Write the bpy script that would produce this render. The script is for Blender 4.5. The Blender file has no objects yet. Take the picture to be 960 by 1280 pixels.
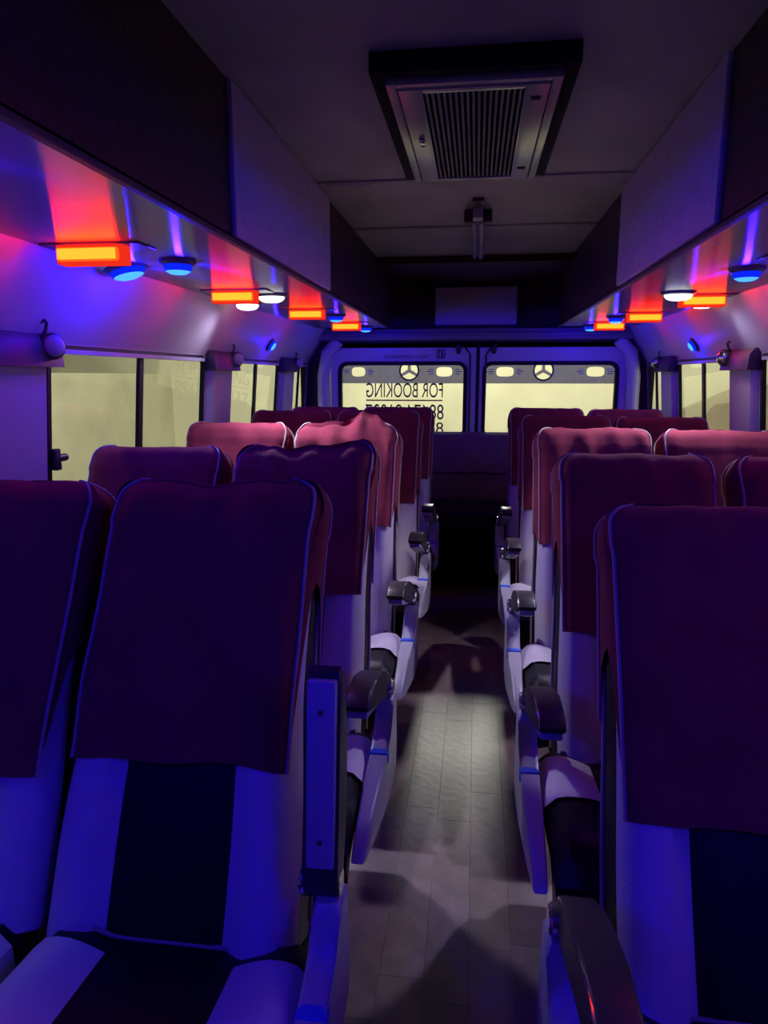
import bpy, bmesh, math, random
from mathutils import Vector, Matrix, noise

S = bpy.context.scene
COL = S.collection
PI = math.pi

# ---------------------------------------------------------------- camera, world, exposure
EYE = Vector((0.035, 0.0, 1.30))
cam_data = bpy.data.cameras.new('camera')
cam_data.sensor_fit = 'VERTICAL'
cam_data.sensor_height = 36.0
cam_data.lens = 36.0 * 870.0 / 1280.0
cam_data.clip_start = 0.02
cam = bpy.data.objects.new('camera', cam_data)
COL.objects.link(cam)
cam.location = EYE
cam.rotation_euler = (math.radians(90 - 11.056), 0, math.radians(7.455))
S.camera = cam

world = bpy.data.worlds.new('night')
S.world = world
world.use_nodes = True
world.node_tree.nodes['Background'].inputs[0].default_value = (0.10, 0.09, 0.16, 1)
world.node_tree.nodes['Background'].inputs[1].default_value = 0.05

S.view_settings.view_transform = 'Standard'
S.view_settings.look = 'None'
S.view_settings.exposure = 0.0
S.view_settings.gamma = 1.0

# floodlights of the yard outside (they light the yard walls, not the bus)
def flood(name, loc, target, power, sx, sy, col=(1.0, 0.97, 0.74)):
    l = bpy.data.lights.new(name, 'AREA')
    l.shape = 'RECTANGLE'; l.size = sx; l.size_y = sy
    l.energy = power; l.color = col; l.spread = math.radians(150)
    o = bpy.data.objects.new(name, l); COL.objects.link(o)
    o.location = loc
    o.rotation_euler = (Vector(target) - Vector(loc)).to_track_quat('-Z', 'Y').to_euler()
    return o
flood('floodlight', (0.0, 6.6, 2.9), (0.0, 9.0, 1.0), 175, 5.4, 0.3)
flood('floodlight', (-2.2, 3.6, 2.9), (-4.0, 3.6, 0.7), 185, 4.5, 0.3)
flood('floodlight', (2.2, 4.0, 2.9), (4.0, 4.0, 0.9), 150, 4.5, 0.3)
# added, unseen far light, placed to throw a bright patch onto the aisle floor
added_flood = flood('floodlight', (0.25, 15.0, 5.0), (0.0, 2.2, 0.0), 75, 1.6, 0.9, (1.0, 0.97, 0.90))
added_flood.data.spread = math.radians(60)

BLUE = (0.012, 0.002, 1.0)
WHITE = (0.78, 0.76, 1.12)
P_BLUE, P_BLUE_NEAR, P_WHITE = 4.0, 4.8, 25.0

# ---------------------------------------------------------------- materials
MATS = {}
def principled(name, col, rough=0.6, metal=0.0, spec=0.5, noise_amt=0.0, noise_scale=20.0, bump=0.0, bump_scale=200.0,
               coat=0.0, sheen=0.0, rand=0.0):
    m = bpy.data.materials.new(name); m.use_nodes = True
    nt = m.node_tree; b = nt.nodes['Principled BSDF']
    b.inputs['Base Color'].default_value = (*col, 1)
    b.inputs['Roughness'].default_value = rough
    b.inputs['Metallic'].default_value = metal
    b.inputs['Specular IOR Level'].default_value = spec
    b.inputs['Coat Weight'].default_value = coat
    if sheen:
        b.inputs['Sheen Weight'].default_value = sheen
    tc = nt.nodes.new('ShaderNodeTexCoord')
    src = None
    if noise_amt:
        n = nt.nodes.new('ShaderNodeTexNoise'); n.inputs['Scale'].default_value = noise_scale
        n.inputs['Detail'].default_value = 5
        nt.links.new(tc.outputs['Object'], n.inputs['Vector'])
        r = nt.nodes.new('ShaderNodeMapRange')
        r.inputs[1].default_value = 0.3; r.inputs[2].default_value = 0.7
        r.inputs[3].default_value = 1 - noise_amt; r.inputs[4].default_value = 1 + noise_amt
        nt.links.new(n.outputs['Fac'], r.inputs[0])
        src = r.outputs[0]
    if rand:
        oi = nt.nodes.new('ShaderNodeObjectInfo')
        r2 = nt.nodes.new('ShaderNodeMapRange')
        r2.inputs[3].default_value = 1 - rand; r2.inputs[4].default_value = 1 + rand
        nt.links.new(oi.outputs['Random'], r2.inputs[0])
        if src:
            mu = nt.nodes.new('ShaderNodeMath'); mu.operation = 'MULTIPLY'
            nt.links.new(src, mu.inputs[0]); nt.links.new(r2.outputs[0], mu.inputs[1]); src = mu.outputs[0]
        else:
            src = r2.outputs[0]
    if src:
        v = nt.nodes.new('ShaderNodeVectorMath'); v.operation = 'SCALE'
        v.inputs[0].default_value = col
        nt.links.new(src, v.inputs['Scale'])
        nt.links.new(v.outputs[0], b.inputs['Base Color'])
    if bump:
        n2 = nt.nodes.new('ShaderNodeTexNoise'); n2.inputs['Scale'].default_value = bump_scale
        n2.inputs['Detail'].default_value = 3
        nt.links.new(tc.outputs['Object'], n2.inputs['Vector'])
        bp = nt.nodes.new('ShaderNodeBump'); bp.inputs['Strength'].default_value = bump
        bp.inputs['Distance'].default_value = 0.01
        nt.links.new(n2.outputs['Fac'], bp.inputs['Height'])
        nt.links.new(bp.outputs['Normal'], b.inputs['Normal'])
    MATS[name] = m
    return m

def emission(name, col, strength):
    m = bpy.data.materials.new(name); m.use_nodes = True
    nt = m.node_tree; nt.nodes.remove(nt.nodes['Principled BSDF'])
    e = nt.nodes.new('ShaderNodeEmission')
    e.inputs[0].default_value = (*col, 1); e.inputs[1].default_value = strength
    nt.links.new(e.outputs[0], nt.nodes['Material Output'].inputs[0])
    MATS[name] = m
    return m

def glassy(name, tint, diffuse=None, dw=0.0, ior=1.45):
    m = bpy.data.materials.new(name); m.use_nodes = True
    nt = m.node_tree; nt.nodes.remove(nt.nodes['Principled BSDF'])
    t = nt.nodes.new('ShaderNodeBsdfTransparent'); t.inputs[0].default_value = (*tint, 1)
    g = nt.nodes.new('ShaderNodeBsdfGlossy'); g.inputs['Roughness'].default_value = 0.02
    lw = nt.nodes.new('ShaderNodeLayerWeight'); lw.inputs[0].default_value = 0.5
    pw_ = nt.nodes.new('ShaderNodeMath'); pw_.operation = 'POWER'; pw_.inputs[1].default_value = 4.5
    f = nt.nodes.new('ShaderNodeMapRange'); f.inputs[3].default_value = 0.05; f.inputs[4].default_value = 0.95
    nt.links.new(lw.outputs['Facing'], pw_.inputs[0]); nt.links.new(pw_.outputs[0], f.inputs[0])
    mx = nt.nodes.new('ShaderNodeMixShader')
    base = t.outputs[0]
    if diffuse:
        d = nt.nodes.new('ShaderNodeBsdfDiffuse'); d.inputs[0].default_value = (*diffuse, 1)
        m2 = nt.nodes.new('ShaderNodeMixShader'); m2.inputs[0].default_value = dw
        nt.links.new(t.outputs[0], m2.inputs[1]); nt.links.new(d.outputs[0], m2.inputs[2])
        base = m2.outputs[0]
    nt.links.new(f.outputs[0], mx.inputs[0]); nt.links.new(base, mx.inputs[1]); nt.links.new(g.outputs[0], mx.inputs[2])
    nt.links.new(mx.outputs[0], nt.nodes['Material Output'].inputs[0])
    MATS[name] = m
    return m

cloth = principled('maroon_cloth', (0.235, 0.034, 0.050), 0.92, spec=0.08, noise_amt=0.12, noise_scale=9, bump=0.25, bump_scale=420, sheen=0.04)
beige = principled('beige_leatherette', (0.62, 0.55, 0.60), 0.45, spec=0.4, noise_amt=0.06, noise_scale=8, bump=0.12, bump_scale=260)
black = principled('black_leatherette', (0.009, 0.008, 0.009), 0.42, spec=0.3, noise_amt=0.2, noise_scale=10, bump=0.15, bump_scale=260)
plastic = principled('pale_plastic', (0.44, 0.42, 0.46), 0.35, spec=0.5, noise_amt=0.05, noise_scale=6)
blackpl = principled('black_plastic', (0.045, 0.038, 0.036), 0.38, spec=0.5, bump=0.1, bump_scale=400)
pipe_m = principled('white_piping', (0.42, 0.33, 0.28), 0.6)
steel = principled('dark_steel', (0.05, 0.05, 0.055), 0.4, metal=0.6)
chrome = principled('chrome', (0.75, 0.75, 0.78), 0.18, metal=1.0)
tape_m = principled('blue_tape', (0.03, 0.10, 0.65), 0.5)
rust = principled('rusty_screw', (0.20, 0.07, 0.04), 0.5, metal=0.4)
wallp = principled('wall_panel', (0.50, 0.46, 0.50), 0.55, spec=0.35, noise_amt=0.06, noise_scale=3, bump=0.05, bump_scale=60)
wallu = principled('upper_wall_lining', (0.50, 0.45, 0.50), 0.5, spec=0.35, noise_amt=0.08, noise_scale=2.5)
doorp = principled('painted_door_metal', (0.66, 0.62, 0.74), 0.35, spec=0.5)
rubber = principled('black_rubber', (0.012, 0.012, 0.014), 0.5, spec=0.35)
ceil_m = principled('ceiling_fabric', (0.48, 0.49, 0.42), 0.50, spec=0.45, noise_amt=0.18, noise_scale=3.0, bump=0.15, bump_scale=150)
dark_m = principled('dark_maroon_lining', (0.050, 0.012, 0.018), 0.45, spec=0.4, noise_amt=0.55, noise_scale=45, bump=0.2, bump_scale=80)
pale_m = principled('pale_cabinet_panel', (0.55, 0.38, 0.62), 0.5, spec=0.4, noise_amt=0.10, noise_scale=30, bump=0.2, bump_scale=90)
plank_m = principled('vinyl_plank', (0.28, 0.195, 0.17), 0.36, spec=0.7, noise_amt=0.22, noise_scale=14, rand=0.22, bump=0.06, bump_scale=40)
joint_m = principled('floor_joint', (0.24, 0.17, 0.145), 0.7)
grille_m = principled('grey_grille_plastic', (0.72, 0.72, 0.62), 0.27, metal=0.5, spec=1.0)
slat_m = principled('grille_slat', (0.22, 0.21, 0.21), 0.5)
void_m = principled('black_void', (0.006, 0.006, 0.006), 0.8)
capm = principled('pillar_cap_plastic', (0.075, 0.055, 0.06), 0.5, spec=0.35)
grey_box = principled('white_box_plastic', (0.55, 0.46, 0.66), 0.45)
ink = principled('black_lettering', (0.012, 0.012, 0.016), 0.5)
inkline = principled('orange_line', (0.75, 0.30, 0.06), 0.5)
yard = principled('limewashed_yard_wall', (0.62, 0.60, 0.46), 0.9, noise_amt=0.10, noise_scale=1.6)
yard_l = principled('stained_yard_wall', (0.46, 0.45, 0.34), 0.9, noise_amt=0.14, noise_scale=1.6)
yard_d = principled('stone_ramp', (0.30, 0.26, 0.19), 0.9, noise_amt=0.15, noise_scale=3)
asphalt = principled('yard_ground', (0.12, 0.12, 0.11), 0.9, noise_amt=0.2, noise_scale=4)
tube_m = principled('milky_tube', (0.42, 0.40, 0.44), 0.3)
glass = glassy('window_glass', (0.88, 0.90, 0.86))
film = glassy('tinted_film', (0.20, 0.20, 0.32), (0.30, 0.30, 0.60), 0.16)
amber_e = emission('amber_lens', (1.0, 0.014, 0.0009), 44.0)
amber_edge = emission('amber_lens_edge', (1.0, 0.012, 0.001), 12.0)
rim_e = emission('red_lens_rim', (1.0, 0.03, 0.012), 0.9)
blue_e = emission('blue_lens', (0.004, 0.018, 1.0), 0.95)
blue_core = emission('blue_lens_core', (0.05, 0.28, 1.0), 2.0)
white_e = emission('white_lens', (0.92, 0.95, 1.0), 3.0)
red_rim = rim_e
bezel_m = principled('lamp_bezel', (0.10, 0.08, 0.12), 0.3)

# glossy laminate under the racks: fine cross ribs smear reflections front to back
def laminate(name):
    m = bpy.data.materials.new(name); m.use_nodes = True
    nt = m.node_tree; b = nt.nodes['Principled BSDF']
    b.inputs['Base Color'].default_value = (0.50, 0.44, 0.50, 1)
    b.inputs['Metallic'].default_value = 0.7
    b.inputs['Roughness'].default_value = 0.23
    b.inputs['Anisotropic'].default_value = 1.0
    b.inputs['Specular IOR Level'].default_value = 0.9
    b.inputs['IOR'].default_value = 1.9
    # a constant tangent along the ribs, from the object axes
    cv = nt.nodes.new('ShaderNodeCombineXYZ')
    cv.inputs[0].default_value = 0.0; cv.inputs[1].default_value = 1.0; cv.inputs[2].default_value = 0.0
    nt.links.new(cv.outputs[0], b.inputs['Tangent'])
    MATS[name] = m
    return m
lam = laminate('rack_laminate')

# ---------------------------------------------------------------- helpers
def tag(o, label=None, cat=None, group=None, kind=None):
    if label: o['label'] = label
    if cat: o['category'] = cat
    if group: o['group'] = group
    if kind: o['kind'] = kind
    return o

def empty(name, loc, label=None, cat=None, group=None, kind=None):
    o = bpy.data.objects.new(name, None); COL.objects.link(o)
    o.location = loc; o.empty_display_size = 0.05
    return tag(o, label, cat, group, kind)

def mesh_from_bm(name, bm, mats, smooth=True):
    me = bpy.data.meshes.new(name)
    bmesh.ops.recalc_face_normals(bm, faces=bm.faces)
    bm.to_mesh(me); bm.free()
    if not isinstance(mats, (list, tuple)): mats = [mats]
    for m in mats: me.materials.append(m)
    if smooth:
        for p in me.polygons: p.use_smooth = True
        try: me.set_sharp_from_angle(angle=math.radians(38))
        except Exception: pass
    return me

def link(name, me, parent=None):
    o = bpy.data.objects.new(name, me); COL.objects.link(o)
    if parent: o.parent = parent
    return o

def obj(name, bm, mats, parent=None, smooth=True):
    return link(name, mesh_from_bm(name, bm, mats, smooth), parent)

def add_box(bm, x0, x1, y0, y1, z0, z1, bevel=0.0, seg=2, mat=0):
    vs = [bm.verts.new(p) for p in ((x0,y0,z0),(x1,y0,z0),(x1,y1,z0),(x0,y1,z0),(x0,y0,z1),(x1,y0,z1),(x1,y1,z1),(x0,y1,z1))]
    fs = [bm.faces.new([vs[i] for i in f]) for f in ((0,3,2,1),(4,5,6,7),(0,1,5,4),(1,2,6,5),(2,3,7,6),(3,0,4,7))]
    for f in fs: f.material_index = mat
    if bevel:
        es = list({e for f in fs for e in f.edges})
        bmesh.ops.bevel(bm, geom=es, offset=bevel, segments=seg, affect='EDGES', profile=0.5)
    return vs

def box_bm(*a, **k):
    bm = bmesh.new(); add_box(bm, *a, **k); return bm

def add_tube(bm, pts, r, n=8, cap=True):
    pts = [Vector(p) for p in pts]
    rings = []
    prev = None
    for i, p in enumerate(pts):
        d = (pts[min(i+1, len(pts)-1)] - pts[max(i-1, 0)])
        if d.length < 1e-9: d = Vector((0,0,1))
        d.normalize()
        if prev is None:
            a = d.orthogonal().normalized()
        else:
            a = (prev - d * prev.dot(d))
            a = a.normalized() if a.length > 1e-6 else d.orthogonal().normalized()
        prev = a
        b = d.cross(a)
        rr = r[i] if isinstance(r, (list, tuple)) else r
        rings.append([bm.verts.new(p + (a*math.cos(2*PI*k/n) + b*math.sin(2*PI*k/n))*rr) for k in range(n)])
    for i in range(len(rings)-1):
        for k in range(n):
            bm.faces.new((rings[i][k], rings[i][(k+1)%n], rings[i+1][(k+1)%n], rings[i+1][k]))
    if cap:
        bm.faces.new(rings[0][::-1]); bm.faces.new(rings[-1])

def tube_bm(pts, r, n=8):
    bm = bmesh.new(); add_tube(bm, pts, r, n); return bm

def add_lathe(bm, prof, n=24, M=Matrix(), sx=1.0, sy=1.0):
    """profile (radius, height) turned about local z, then moved by M"""
    rings = []
    for r, h in prof:
        if r < 1e-6:
            rings.append([bm.verts.new(M @ Vector((0,0,h)))])
        else:
            rings.append([bm.verts.new(M @ Vector((r*sx*math.cos(2*PI*k/n), r*sy*math.sin(2*PI*k/n), h))) for k in range(n)])
    for a, b in zip(rings, rings[1:]):
        for k in range(n):
            q = [a[k % len(a)], a[(k+1) % len(a)], b[(k+1) % len(b)], b[k % len(b)]]
            q2 = []
            for v in q:
                if v not in q2: q2.append(v)
            if len(q2) >= 3: bm.faces.new(q2)

def lathe_bm(prof, n=24, M=Matrix(), sx=1.0, sy=1.0):
    bm = bmesh.new(); add_lathe(bm, prof, n, M, sx, sy); return bm

def add_prism(bm, poly, x0, x1, bevel=0.0, seg=2, axis='x'):
    """polygon of (y,z) extruded along x"""
    def P(a, t): return (t, a[0], a[1]) if axis == 'x' else (a[0], t, a[1])
    A = [bm.verts.new(P(p, x0)) for p in poly]
    B = [bm.verts.new(P(p, x1)) for p in poly]
    n = len(poly)
    fs = [bm.faces.new(A), bm.faces.new(B[::-1])]
    ee = list(fs[0].edges) + list(fs[1].edges)
    for i in range(n):
        bm.faces.new((A[i], B[i], B[(i+1)%n], A[(i+1)%n]))
    if bevel:
        bmesh.ops.bevel(bm, geom=ee, offset=bevel, segments=seg, affect='EDGES', profile=0.5)

def prism_bm(*a, **k):
    bm = bmesh.new(); add_prism(bm, *a, **k); return bm

def rounded(x0, x1, z0, z1, r, n=6):
    """counter-clockwise rounded rectangle, grouped by corner"""
    out = []
    for cx, cz, a0 in ((x1-r, z1-r, 0), (x0+r, z1-r, PI/2), (x0+r, z0+r, PI), (x1-r, z0+r, 1.5*PI)):
        out.append([(cx + r*math.cos(a0 + PI/2*i/n), cz + r*math.sin(a0 + PI/2*i/n)) for i in range(n+1)])
    return out

def add_holed(bm, X0, X1, Z0, Z1, x0, x1, z0, z1, r, f, th):
    """panel with one rounded hole; f(a, b, depth) places it"""
    inner = rounded(x0, x1, z0, z1, r)
    outer = [(X1, Z1), (X0, Z1), (X0, Z0), (X1, Z0)]
    for d, flip in ((0, False), (th, True)):
        IV = [[bm.verts.new(f(a, b, d)) for a, b in c] for c in inner]
        OV = [bm.verts.new(f(a, b, d)) for a, b in outer]
        for k in range(4):
            for i in range(len(IV[k]) - 1):
                bm.faces.new((OV[k], IV[k][i+1], IV[k][i]))
            k2 = (k+1) % 4
            bm.faces.new((OV[k], OV[k2], IV[k2][0], IV[k][-1]))
        if d == 0: I0, O0 = [v for c in IV for v in c], OV
        else: I1, O1 = [v for c in IV for v in c], OV
    n = len(I0)
    for i in range(n):
        bm.faces.new((I0[i], I0[(i+1)%n], I1[(i+1)%n], I1[i]))
    for i in range(4):
        bm.faces.new((O0[i], O1[i], O1[(i+1)%4], O0[(i+1)%4]))

def add_ring(bm, x0, x1, z0, z1, r, w, f, th, lift=0.0):
    """rounded rectangular seal of width w around an opening"""
    a = [p for c in rounded(x0-w*0.5, x1+w*0.5, z0-w*0.5, z1+w*0.5, r+w*0.5) for p in c]
    b = [p for c in rounded(x0+w*0.5, x1-w*0.5, z0+w*0.5, z1-w*0.5, max(r-w*0.5, 0.004)) for p in c]
    L = []
    for pts, d in ((a, -lift), (b, -lift), (b, th), (a, th)):
        L.append([bm.verts.new(f(p[0], p[1], d)) for p in pts])
    n = len(a)
    for j in range(4):
        A, B = L[j], L[(j+1) % 4]
        for i in range(n):
            bm.faces.new((A[i], A[(i+1)%n], B[(i+1)%n], B[i]))

def text_mesh(name, body, width, height, mat, parent=None):
    c = bpy.data.curves.new(name, 'FONT'); c.body = body; c.size = 1.0; c.extrude = 0.0
    t = bpy.data.objects.new(name, c); COL.objects.link(t)
    dg = bpy.context.evaluated_depsgraph_get(); dg.update()
    me = bpy.data.meshes.new_from_object(t.evaluated_get(dg))
    bpy.data.objects.remove(t)
    xs = [v.co.x for v in me.vertices]; ys = [v.co.y for v in me.vertices]
    sx, sy = width/(max(xs)-min(xs)), height/(max(ys)-min(ys))
    x0, y0 = min(xs), min(ys)
    for v in me.vertices:
        v.co = ((v.co.x-x0)*sx, (v.co.y-y0)*sy, 0)
    me.materials.clear(); me.materials.append(mat)
    o = link(name, me, parent)
    return o

# ---------------------------------------------------------------- yard outside
def struct(name, bm, mats, parent=None, smooth=True):
    o = obj(name, bm, mats, parent, smooth)
    if parent is None: o['kind'] = 'structure'
    return o
struct('ground', box_bm(-9, 9, -6, 14, -0.75, -0.70), asphalt)
struct('wall_rear_yard', box_bm(-9, 9, 9.0, 9.2, -0.70, 2.3), yard)
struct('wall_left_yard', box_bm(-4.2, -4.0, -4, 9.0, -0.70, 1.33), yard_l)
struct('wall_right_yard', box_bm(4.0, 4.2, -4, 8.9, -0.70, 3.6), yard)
struct('trim_4', prism_bm([(1.9, -0.70), (1.9, 0.66), (2.457, 0.902), (3.0, 1.14), (3.3, 1.20), (6.0, 1.20), (6.0, -0.70)], 8.70, 8.85, axis='y'), yard_d)   # sloping ramp parapet beyond the right windows

# ---------------------------------------------------------------- bus shell
WB, WT, ZB, ZT = 1.245, 1.200, 0.88, 1.395       # wall half widths and heights of the window band
Y0, Y1 = -1.0, 5.15
floor = struct('floor', box_bm(-1.30, 1.30, Y0-0.05, Y1+0.1, -0.06, -0.006), joint_m)
pw, pl_ = 0.098, 0.62
plank_me = mesh_from_bm('plank', box_bm(-pw/2+0.0001, pw/2-0.0001, -pl_/2+0.0001, pl_/2-0.0001, -0.0065, 0.0, bevel=0.0004, seg=1), plank_m)
rnd = random.Random(4)
ncol = 25
for i in range(ncol):
    x = (i - (ncol-1)/2) * pw
    off = rnd.uniform(-0.3, 0.0)
    for j in range(10):
        p = link('plank', plank_me, floor)
        p.location = (x, Y0 + off + (j+0.5)*pl_ , 0)
        p.rotation_euler = (0, 0, PI if rnd.random() < 0.5 else 0)

W_SPANS = [(0.35, 1.55), (1.93, 3.12), (3.48, 4.34), (4.72, 5.06)]
BOUNDS = [Y0, 1.74, 3.30, 4.53, Y1]
wn = 1
walls = {}
for s, side in ((-1, 'left'), (1, 'right')):
    bm = bmesh.new()
    # lower wall
    def xs_at(z): return WB + (WT-WB)*(z-ZB)/(ZT-ZB)
    add_box(bm, *sorted((s*WB, s*(WB+0.05))), Y0, Y1, 0.0, ZB)
    # upper sloping lining up to the rack, then up to the roof
    sec = [(s*WT, ZT), (s*1.05, 1.625), (s*1.05, 1.98), (s*1.10, 1.98), (s*1.10, 1.65), (s*(WT+0.05), ZT)]
    add_prism(bm, sec, Y0, Y1, axis='y')
    def f(a, b, d, s=s): return (s*(xs_at(b) + d), a, b)
    for k, (ya, yb) in enumerate(W_SPANS):
        add_holed(bm, BOUNDS[k], BOUNDS[k+1], ZB, ZT, ya, yb, ZB+0.02, ZT-0.012, 0.035, f, 0.012)
    w = struct('wall_'+side, bm, [wallu])
    walls[side] = w
    for k, (ya, yb) in enumerate(W_SPANS):
        win = empty('window_%d' % wn, (s*1.22, (ya+yb)/2, 1.13), kind='structure'); wn += 1
        L = win.location
        def fl(a, b, d, s=s, L=L): return (s*(xs_at(b) + d) - L.x, a - L.y, b - L.z)
        bm = bmesh.new(); add_ring(bm, ya, yb, ZB+0.02, ZT-0.012, 0.035, 0.018, fl, 0.014, 0.004)
        obj('rubber_seal', bm, rubber, win)
        za, zb = ZB+0.025, ZT-0.017
        ym = ya + (yb-ya)*0.49
        for (p, q, dd) in ((ya+0.005, ym+0.012, 0.005), (ym-0.012, yb-0.005, 0.010)):
            bm = bmesh.new()
            vs = [bm.verts.new(fl(a, b, dd)) for a, b in ((p, za), (q, za), (q, zb), (p, zb))]
            vs2 = [bm.verts.new(fl(a, b, dd+0.004)) for a, b in ((p, za), (q, za), (q, zb), (p, zb))]
            bm.faces.new(vs)
            obj('glass_pane', bm, glass, win, False)
        bm = bmesh.new()
        bw = 0.016 if yb-ya > 0.5 else 0.008
        c = [fl(ym+q*bw, z_, 0.0) for q, z_ in ((-1, za), (1, za), (1, zb), (-1, zb))]
        c2 = [fl(ym+q*bw, z_, 0.014) for q, z_ in ((-1, za), (1, za), (1, zb), (-1, zb))]
        A = [bm.verts.new(p) for p in c]; B = [bm.verts.new(p) for p in c2]
        bm.faces.new(A); bm.faces.new(B[::-1])
        for i in range(4): bm.faces.new((A[i], B[i], B[(i+1)%4], A[(i+1)%4]))
        obj('sliding_bar', bm, rubber, win, False)
        # aluminium slide rail along the top
        bm = bmesh.new()
        add_box(bm, *sorted((s*(WT-0.012)-L.x, s*(WT+0.03)-L.x)), ya-L.y+0.03, yb-L.y-0.03, ZT-0.030-L.z, ZT-0.016-L.z)
        obj('slide_rail', bm, plastic, win, False)
        if s == -1 and k == 1:      # latch of the sliding pane
            bm = bmesh.new()
            zl = 1.055
            add_box(bm, -xs_at(zl)+0.002-L.x, -xs_at(zl)+0.022-L.x, ya+0.004-L.y, ya+0.03-L.y, zl-0.035-L.z, zl+0.03-L.z, 0.004)
            add_tube(bm, [(-xs_at(zl)+0.012-L.x, ya+0.02-L.y, zl-L.z), (-xs_at(zl)+0.012-L.x, ya+0.065-L.y, zl-L.z)], 0.012, 10)
            obj('latch', bm, blackpl, win)

# pillar covers
def pillar(n, s, ya, yb, capped=True):
    bm = bmesh.new()
    def xs_at(z): return WB + (WT-WB)*(z-ZB)/(ZT-ZB)
    pr = 0.028
    vs = []
    for (y, z) in ((ya, 0.55), (yb, 0.55), (yb, 1.335), (ya, 1.335)):
        for d in (0.0, -pr):
            yy = y + (0.02 if y == ya else -0.02) * (1 if d else 0)
            vs.append(bm.verts.new((s*(xs_at(z)+d+0.002), yy, z)))
    o = [vs[i] for i in (0,2,4,6)]; i_ = [vs[i] for i in (1,3,5,7)]
    bm.faces.new(i_); bm.faces.new(o[::-1])
    for k in range(4): bm.faces.new((o[k], o[(k+1)%4], i_[(k+1)%4], i_[k]))
    bmesh.ops.bevel(bm, geom=[e for e in bm.edges], offset=0.006, segments=2, affect='EDGES')
    t = struct('trim_%d' % n, bm, wallp)
    return t
n = 5
PILLARS = []
for s in (-1, 1):
    for (ya, yb) in ((1.575, 1.905), (3.15, 3.45), (4.38, 4.67)):
        pillar(n, s, ya, yb); n += 1
        PILLARS.append((s, ya, yb))

# ceiling, with two cross seams as raised battens
ce = struct('ceiling', box_bm(-1.10, 1.10, Y0-0.05, Y1+0.05, 1.975, 2.03), ceil_m)
for yy in (1.30, 2.62, 3.42):
    bm = bmesh.new(); add_box(bm, -0.552, 0.552, yy-0.03, yy+0.03, 1.968, 1.976, 0.003)
    obj('roof_batten', bm, ceil_m, ce)
struct('trim_1', box_bm(-0.56, 0.56, 4.20, 5.13, 1.935, 1.976, 0.006), dark_m)      # dark panel added for the shade where the lit ceiling ends

# overhead racks along both sides
for n_, s in ((2, -1), (3, 1)):
    r = empty('trim_%d' % n_, (s*0.8, 2.0, 1.62), kind='structure')
    L = r.location
    yb = 4.80
    bm = bmesh.new()
    x_in, x_out = s*0.555, s*1.052
    add_box(bm, *sorted((x_in-L.x, x_in+s*0.02-L.x)), Y0-L.y, yb-L.y, 0.0, 0.357, 0.003)
    obj('rack_face', bm, dark_m, r, False)
    bm = bmesh.new()
    vs = [bm.verts.new(p) for p in ((x_in-L.x, Y0-L.y, 0), (x_out-L.x, Y0-L.y, 0), (x_out-L.x, yb-L.y, 0), (x_in-L.x, yb-L.y, 0))]
    fc = bm.faces.new(vs)
    ex = bmesh.ops.extrude_face_region(bm, geom=[fc])
    for v in ex['geom']:
        if isinstance(v, bmesh.types.BMVert): v.co.z += 0.012
    obj('rack_underside', bm, lam, r, False)
    bm = bmesh.new()
    add_box(bm, *sorted((x_in-s*0.005-L.x, x_in+s*0.012-L.x)), Y0-L.y, yb-L.y, -0.006, 0.006, 0.002)
    obj('rack_edge_strip', bm, capm, r, False)
    bm = bmesh.new()
    add_box(bm, *sorted((x_in-L.x, x_out-L.x)), yb-L.y, yb+0.02-L.y, 0.0, 0.357)
    obj('rack_end', bm, dark_m, r, False)
    bm = bmesh.new()
    add_box(bm, *sorted((x_in-s*0.014-L.x, x_in+s*0.002-L.x)), 1.70-L.y, 2.80-L.y, 0.008, 0.352, 0.006)
    obj('cabinet_panel', bm, pale_m, r)

# rear wall: header, doors, corner posts
bm = bmesh.new()
add_box(bm, -1.13, 1.13, Y1, Y1+0.06, 1.50, 1.98)
add_box(bm, -1.26, -1.045, Y1-0.02, Y1+0.06, 0.0, 1.62)
add_box(bm, 1.085, 1.26, Y1-0.02, Y1+0.06, 0.0, 1.62)
struct('wall_rear', bm, [dark_m], smooth=False)
bm = bmesh.new()
add_box(bm, -1.12, 1.12, 5.03, Y1+0.01, 1.548, 1.628, 0.012)
add_box(bm, -1.10, 1.10, 5.015, 5.05, 1.575, 1.60, 0.006)
struct('trim_11', bm, principled('header_beam_plastic', (0.24, 0.21, 0.27), 0.45))
for k, s in ((12, -1), (13, 1)):
    bm = bmesh.new()
    cx = -1.10 if s < 0 else 1.135
    add_tube(bm, [(cx-s*0.02, 5.10, 0.3), (cx-s*0.02, 5.10, 1.30), (cx-s*0.05, 5.09, 1.46), (cx-s*0.14, 5.08, 1.55)], 0.045, 12)
    struct('trim_%d' % k, bm, doorp)
struct('wall_front', box_bm(-1.2, 1.2, Y0-0.08, Y0-0.03, 0, 2.0), dark_m)

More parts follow.
